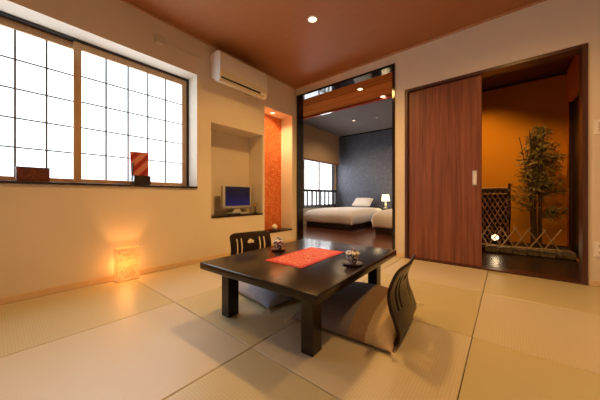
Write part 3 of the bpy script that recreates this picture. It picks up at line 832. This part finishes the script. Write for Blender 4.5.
# ------------------------------------------------------------------ legless chairs
def smooth_path(P, n):
    out = []
    for i in range(len(P)-1):
        p0, p1, p2, p3 = P[max(i-1, 0)], P[i], P[i+1], P[min(i+2, len(P)-1)]
        for k in range(n):
            t = k/n
            out.append(tuple(.5*((2*p1[d])+(-p0[d]+p2[d])*t+(2*p0[d]-5*p1[d]+4*p2[d]-p3[d])*t*t+(-p0[d]+3*p1[d]-3*p2[d]+p3[d])*t**3) for d in (0, 1)))
    out.append(P[-1]); return out
def make_chair(label):
    c = thing('legless_chair', label, 'chair', (0, 0, 0), 0, 'legless chairs at the low table')
    path = smooth_path([(.20, .010), (.228, .030), (.238, .065), (.223, .12), (.198, .19), (.190, .25), (.203, .308), (.235, .386)], 16)
    # arc-length table
    S = [0]
    for a, b in zip(path, path[1:]): S.append(S[-1]+math.dist(a, b))
    T = S[-1]
    def at(s):
        for i in range(len(S)-1):
            if S[i+1] >= s or i == len(S)-2:
                t = (s-S[i])/(S[i+1]-S[i]); return tuple(path[i][d]+(path[i+1][d]-path[i][d])*t for d in (0, 1))
    slots = [(-.154, -.136), (-.107, -.089), (.089, .107), (.136, .154)]
    sb, stp = T-.235, T-.055
    half = .215
    ys = [-half, half]
    for a, b in slots: ys += [a, b]
    k = -.048
    while k <= .0481: ys.append(round(k, 5)); k += .004
    k = -half
    while k < half:
        if all(abs(k-q) > .006 for q in ys): ys.append(k)
        k += .015
    ys = sorted(ys)
    ss = [0.0]
    while ss[-1] < T-.016: ss.append(ss[-1]+.004 if ss[-1] > T-.25 else ss[-1]+.01)
    ss.append(T)
    def hole(y, s):
        for a, b in slots:
            if a < y < b and sb < s < stp: return True
        cz = T-.098
        if s > cz-.014:
            for dy, r, dz in ((-.022, .016, 0), (.022, .016, 0), (0, .022, .008)):
                if (y-dy)**2+(s-cz-dz)**2 < r*r: return True
        return False
    def outside(y, s):
        R = .045
        if s > T-R and abs(y) > half-R:
            return (abs(y)-half+R)**2 + (s-T+R)**2 > R*R
        return False
    mb = MB(); cache = {}
    def V(i, j):
        if (i, j) not in cache:
            y, s = ys[i], ss[j]
            R = .045
            if s > T-R:      # rounded upper corners
                lim = half-R+math.sqrt(max(0, R*R-(s-T+R)**2))
                if abs(y) > lim: y = math.copysign(lim, y)
            x, z = at(s); x += .020*(1-(y/half)**2)*min(1, s/.2)      # slight hollow
            cache[(i, j)] = mb.bm.verts.new((x, y, z))
        return cache[(i, j)]
    for i in range(len(ys)-1):
        for j in range(len(ss)-1):
            y, s = (ys[i]+ys[i+1])/2, (ss[j]+ss[j+1])/2
            if hole(y, s): continue
            vs = [V(i, j), V(i+1, j), V(i+1, j+1), V(i, j+1)]
            mb.bm.faces.new(vs)
    bmesh.ops.remove_doubles(mb.bm, verts=mb.bm.verts, dist=1e-5)
    bmesh.ops.dissolve_degenerate(mb.bm, edges=mb.bm.edges, dist=1e-5)
    o = mb.obj('backrest', W['chairwood'], c, smooth=True)
    m = o.modifiers.new('ply', 'SOLIDIFY'); m.thickness = .012; m.offset = 0
    o.data.set_sharp_from_angle(angle=math.radians(50))
    MB().box((-.24, -.215, .003), (.196, .215, .0155), .003).obj('seat', W['chairwood'], c)
    return c
RC = make_chair('dark bentwood legless chair in front, right of the table, seen from behind')
RC.location = (2.000, -1.710, 0); RC.rotation_euler = (0, 0, math.radians(5))
LC = copy_tree(RC); LC['label'] = 'dark bentwood legless chair beyond the table with a pierced back, facing the camera'
LC.location = (.935, -1.575, 0); LC.rotation_euler = (0, 0, math.radians(168))

def cushion(loc, rz, mat, label):
    c = thing('floor_cushion', label, 'cushion', loc, rz, 'floor cushions on the legless chairs')
    mb = pillow_mesh(.287, .328, .125, .0, p=2.6, q=.52, pinch=.015)
    # drop the flat underside: rebuild as top and side
    for v in mb.bm.verts:
        if v.co.z > 0: v.co.z *= 1.0 + .10*math.sin(7*v.co.x+1)*math.sin(6*v.co.y)
    mb.obj('cover', mat, c, smooth=True, loc=(0, 0, .0))
    for sx in (-1, 1):
        for sy in (-1, 1):
            t = MB()
            x, y = sx*.285, sy*.326
            for q in range(5):
                a = math.atan2(sy, sx)+(q-2)*.22
                t.tube([(x, y, .002), (x+.02*math.cos(a), y+.02*math.sin(a), .003), (x+.05*math.cos(a), y+.05*math.sin(a), -.011)], .0016, 5)
            t.obj('tassel', W['string'], c)
    return c
cushion((1.928, -1.660, .0165), math.radians(5), W['cushR'], 'mauve and tan banded floor cushion on the right chair')
cushion((1.225, -1.648, .0165), math.radians(173), W['cushL'], 'blue-grey floor cushion under the table on the far chair')

# ------------------------------------------------------------------ ceiling lamps of the room
downlight('ceiling_light', 'lit round downlight in the brown ceiling above the low table', (1.164, -1.115, 2.5), .038, 'downlights of the tatami room', 'bulb')

WARM = (1, .54, .15)
def spot(name, loc, energy, color=WARM, size=150, blend=.6, radius=.04, aim=None):
    d = bpy.data.lights.new(name, 'SPOT'); d.energy = energy; d.color = color
    d.spot_size = math.radians(size); d.spot_blend = blend; d.shadow_soft_size = radius
    o = bpy.data.objects.new(name, d); COL.objects.link(o); o.location = loc
    if aim: o.rotation_euler = (Vector(aim)-Vector(loc)).to_track_quat('-Z', 'Y').to_euler()
    return o
def point(name, loc, energy, color=WARM, radius=.05):
    d = bpy.data.lights.new(name, 'POINT'); d.energy = energy; d.color = color; d.shadow_soft_size = radius
    o = bpy.data.objects.new(name, d); COL.objects.link(o); o.location = loc
    return o
spot('downlight_lamp', (1.164, -1.115, 2.48), 215, WARM, 155, 1, .09)
for p, e in (((2.75, -1.1), 105), ((1.16, -2.75), 44), ((2.75, -2.75), 18)):
    spot('downlight_lamp', (*p, 2.48), e, WARM, 160, 1, .09)
spot('niche_lamp', (-.11, -.42, 2.005), 50, (1, .60, .26), 150, .9, .03)
spot('corridor_lamp', (.935, .41, 2.36), 16, (1, .62, .30), 150)
spot('corridor_lamp', (1.10, .90, 2.36), 16, (1, .62, .30), 150)
spot('bedroom_lamp', (-.25, 2.50, 2.59), 95, (1, .70, .42), 150)
point('bedside_bulb', (.20, 3.42, .70), 11, (1, .60, .25), .03)
spot('alcove_lamp_and_fill', (2.10, .95, 2.36), 60, (1, .52, .13), 80, 1, .05, aim=(2.5, 1.7, 1.05))
spot('alcove_lamp_and_fill', (2.75, .60, 2.36), 38, (1, .55, .18), 80, 1, .05, aim=(2.85, 1.5, .6))  # added fill light on the plant, unseen and without a fixture
spot('garden_lamp', (2.538, 1.14, .185), 1.5, (1, .7, .4), 150, .8, .03, aim=(2.65, -3.1, .7))
point('lantern_bulb', (.060, -2.385, .14), 12, (1, .40, .10), .03)

# ------------------------------------------------------------------ world, camera, view
w = bpy.data.worlds.new('world'); scene.world = w; w.use_nodes = True
w.node_tree.nodes['Background'].inputs['Color'].default_value = (1, .9, .8, 1)
w.node_tree.nodes['Background'].inputs['Strength'].default_value = .02
cam = bpy.data.cameras.new('camera'); co = bpy.data.objects.new('camera', cam); COL.objects.link(co)
cam.sensor_fit = 'HORIZONTAL'; cam.sensor_width = 36; cam.lens = 250.7/600*36
cam.shift_y = -3.5/600; cam.clip_start = .02
co.location = (2.65, -3.12, .735)
co.rotation_euler = (PI/2, 0, math.atan2(.635, .773))
scene.camera = co
scene.view_settings.view_transform = 'Standard'; scene.view_settings.look = 'None'
scene.view_settings.exposure = 0; scene.view_settings.gamma = 1; scene.view_settings.use_curve_mapping = False
scene.cycles.use_denoising = True
scene.cycles.max_bounces = 12; scene.cycles.diffuse_bounces = 6; scene.cycles.sample_clamp_indirect = 6; scene.cycles.sample_clamp_direct = 2.0
scene.cycles.caustics_reflective = False; scene.cycles.caustics_refractive = False
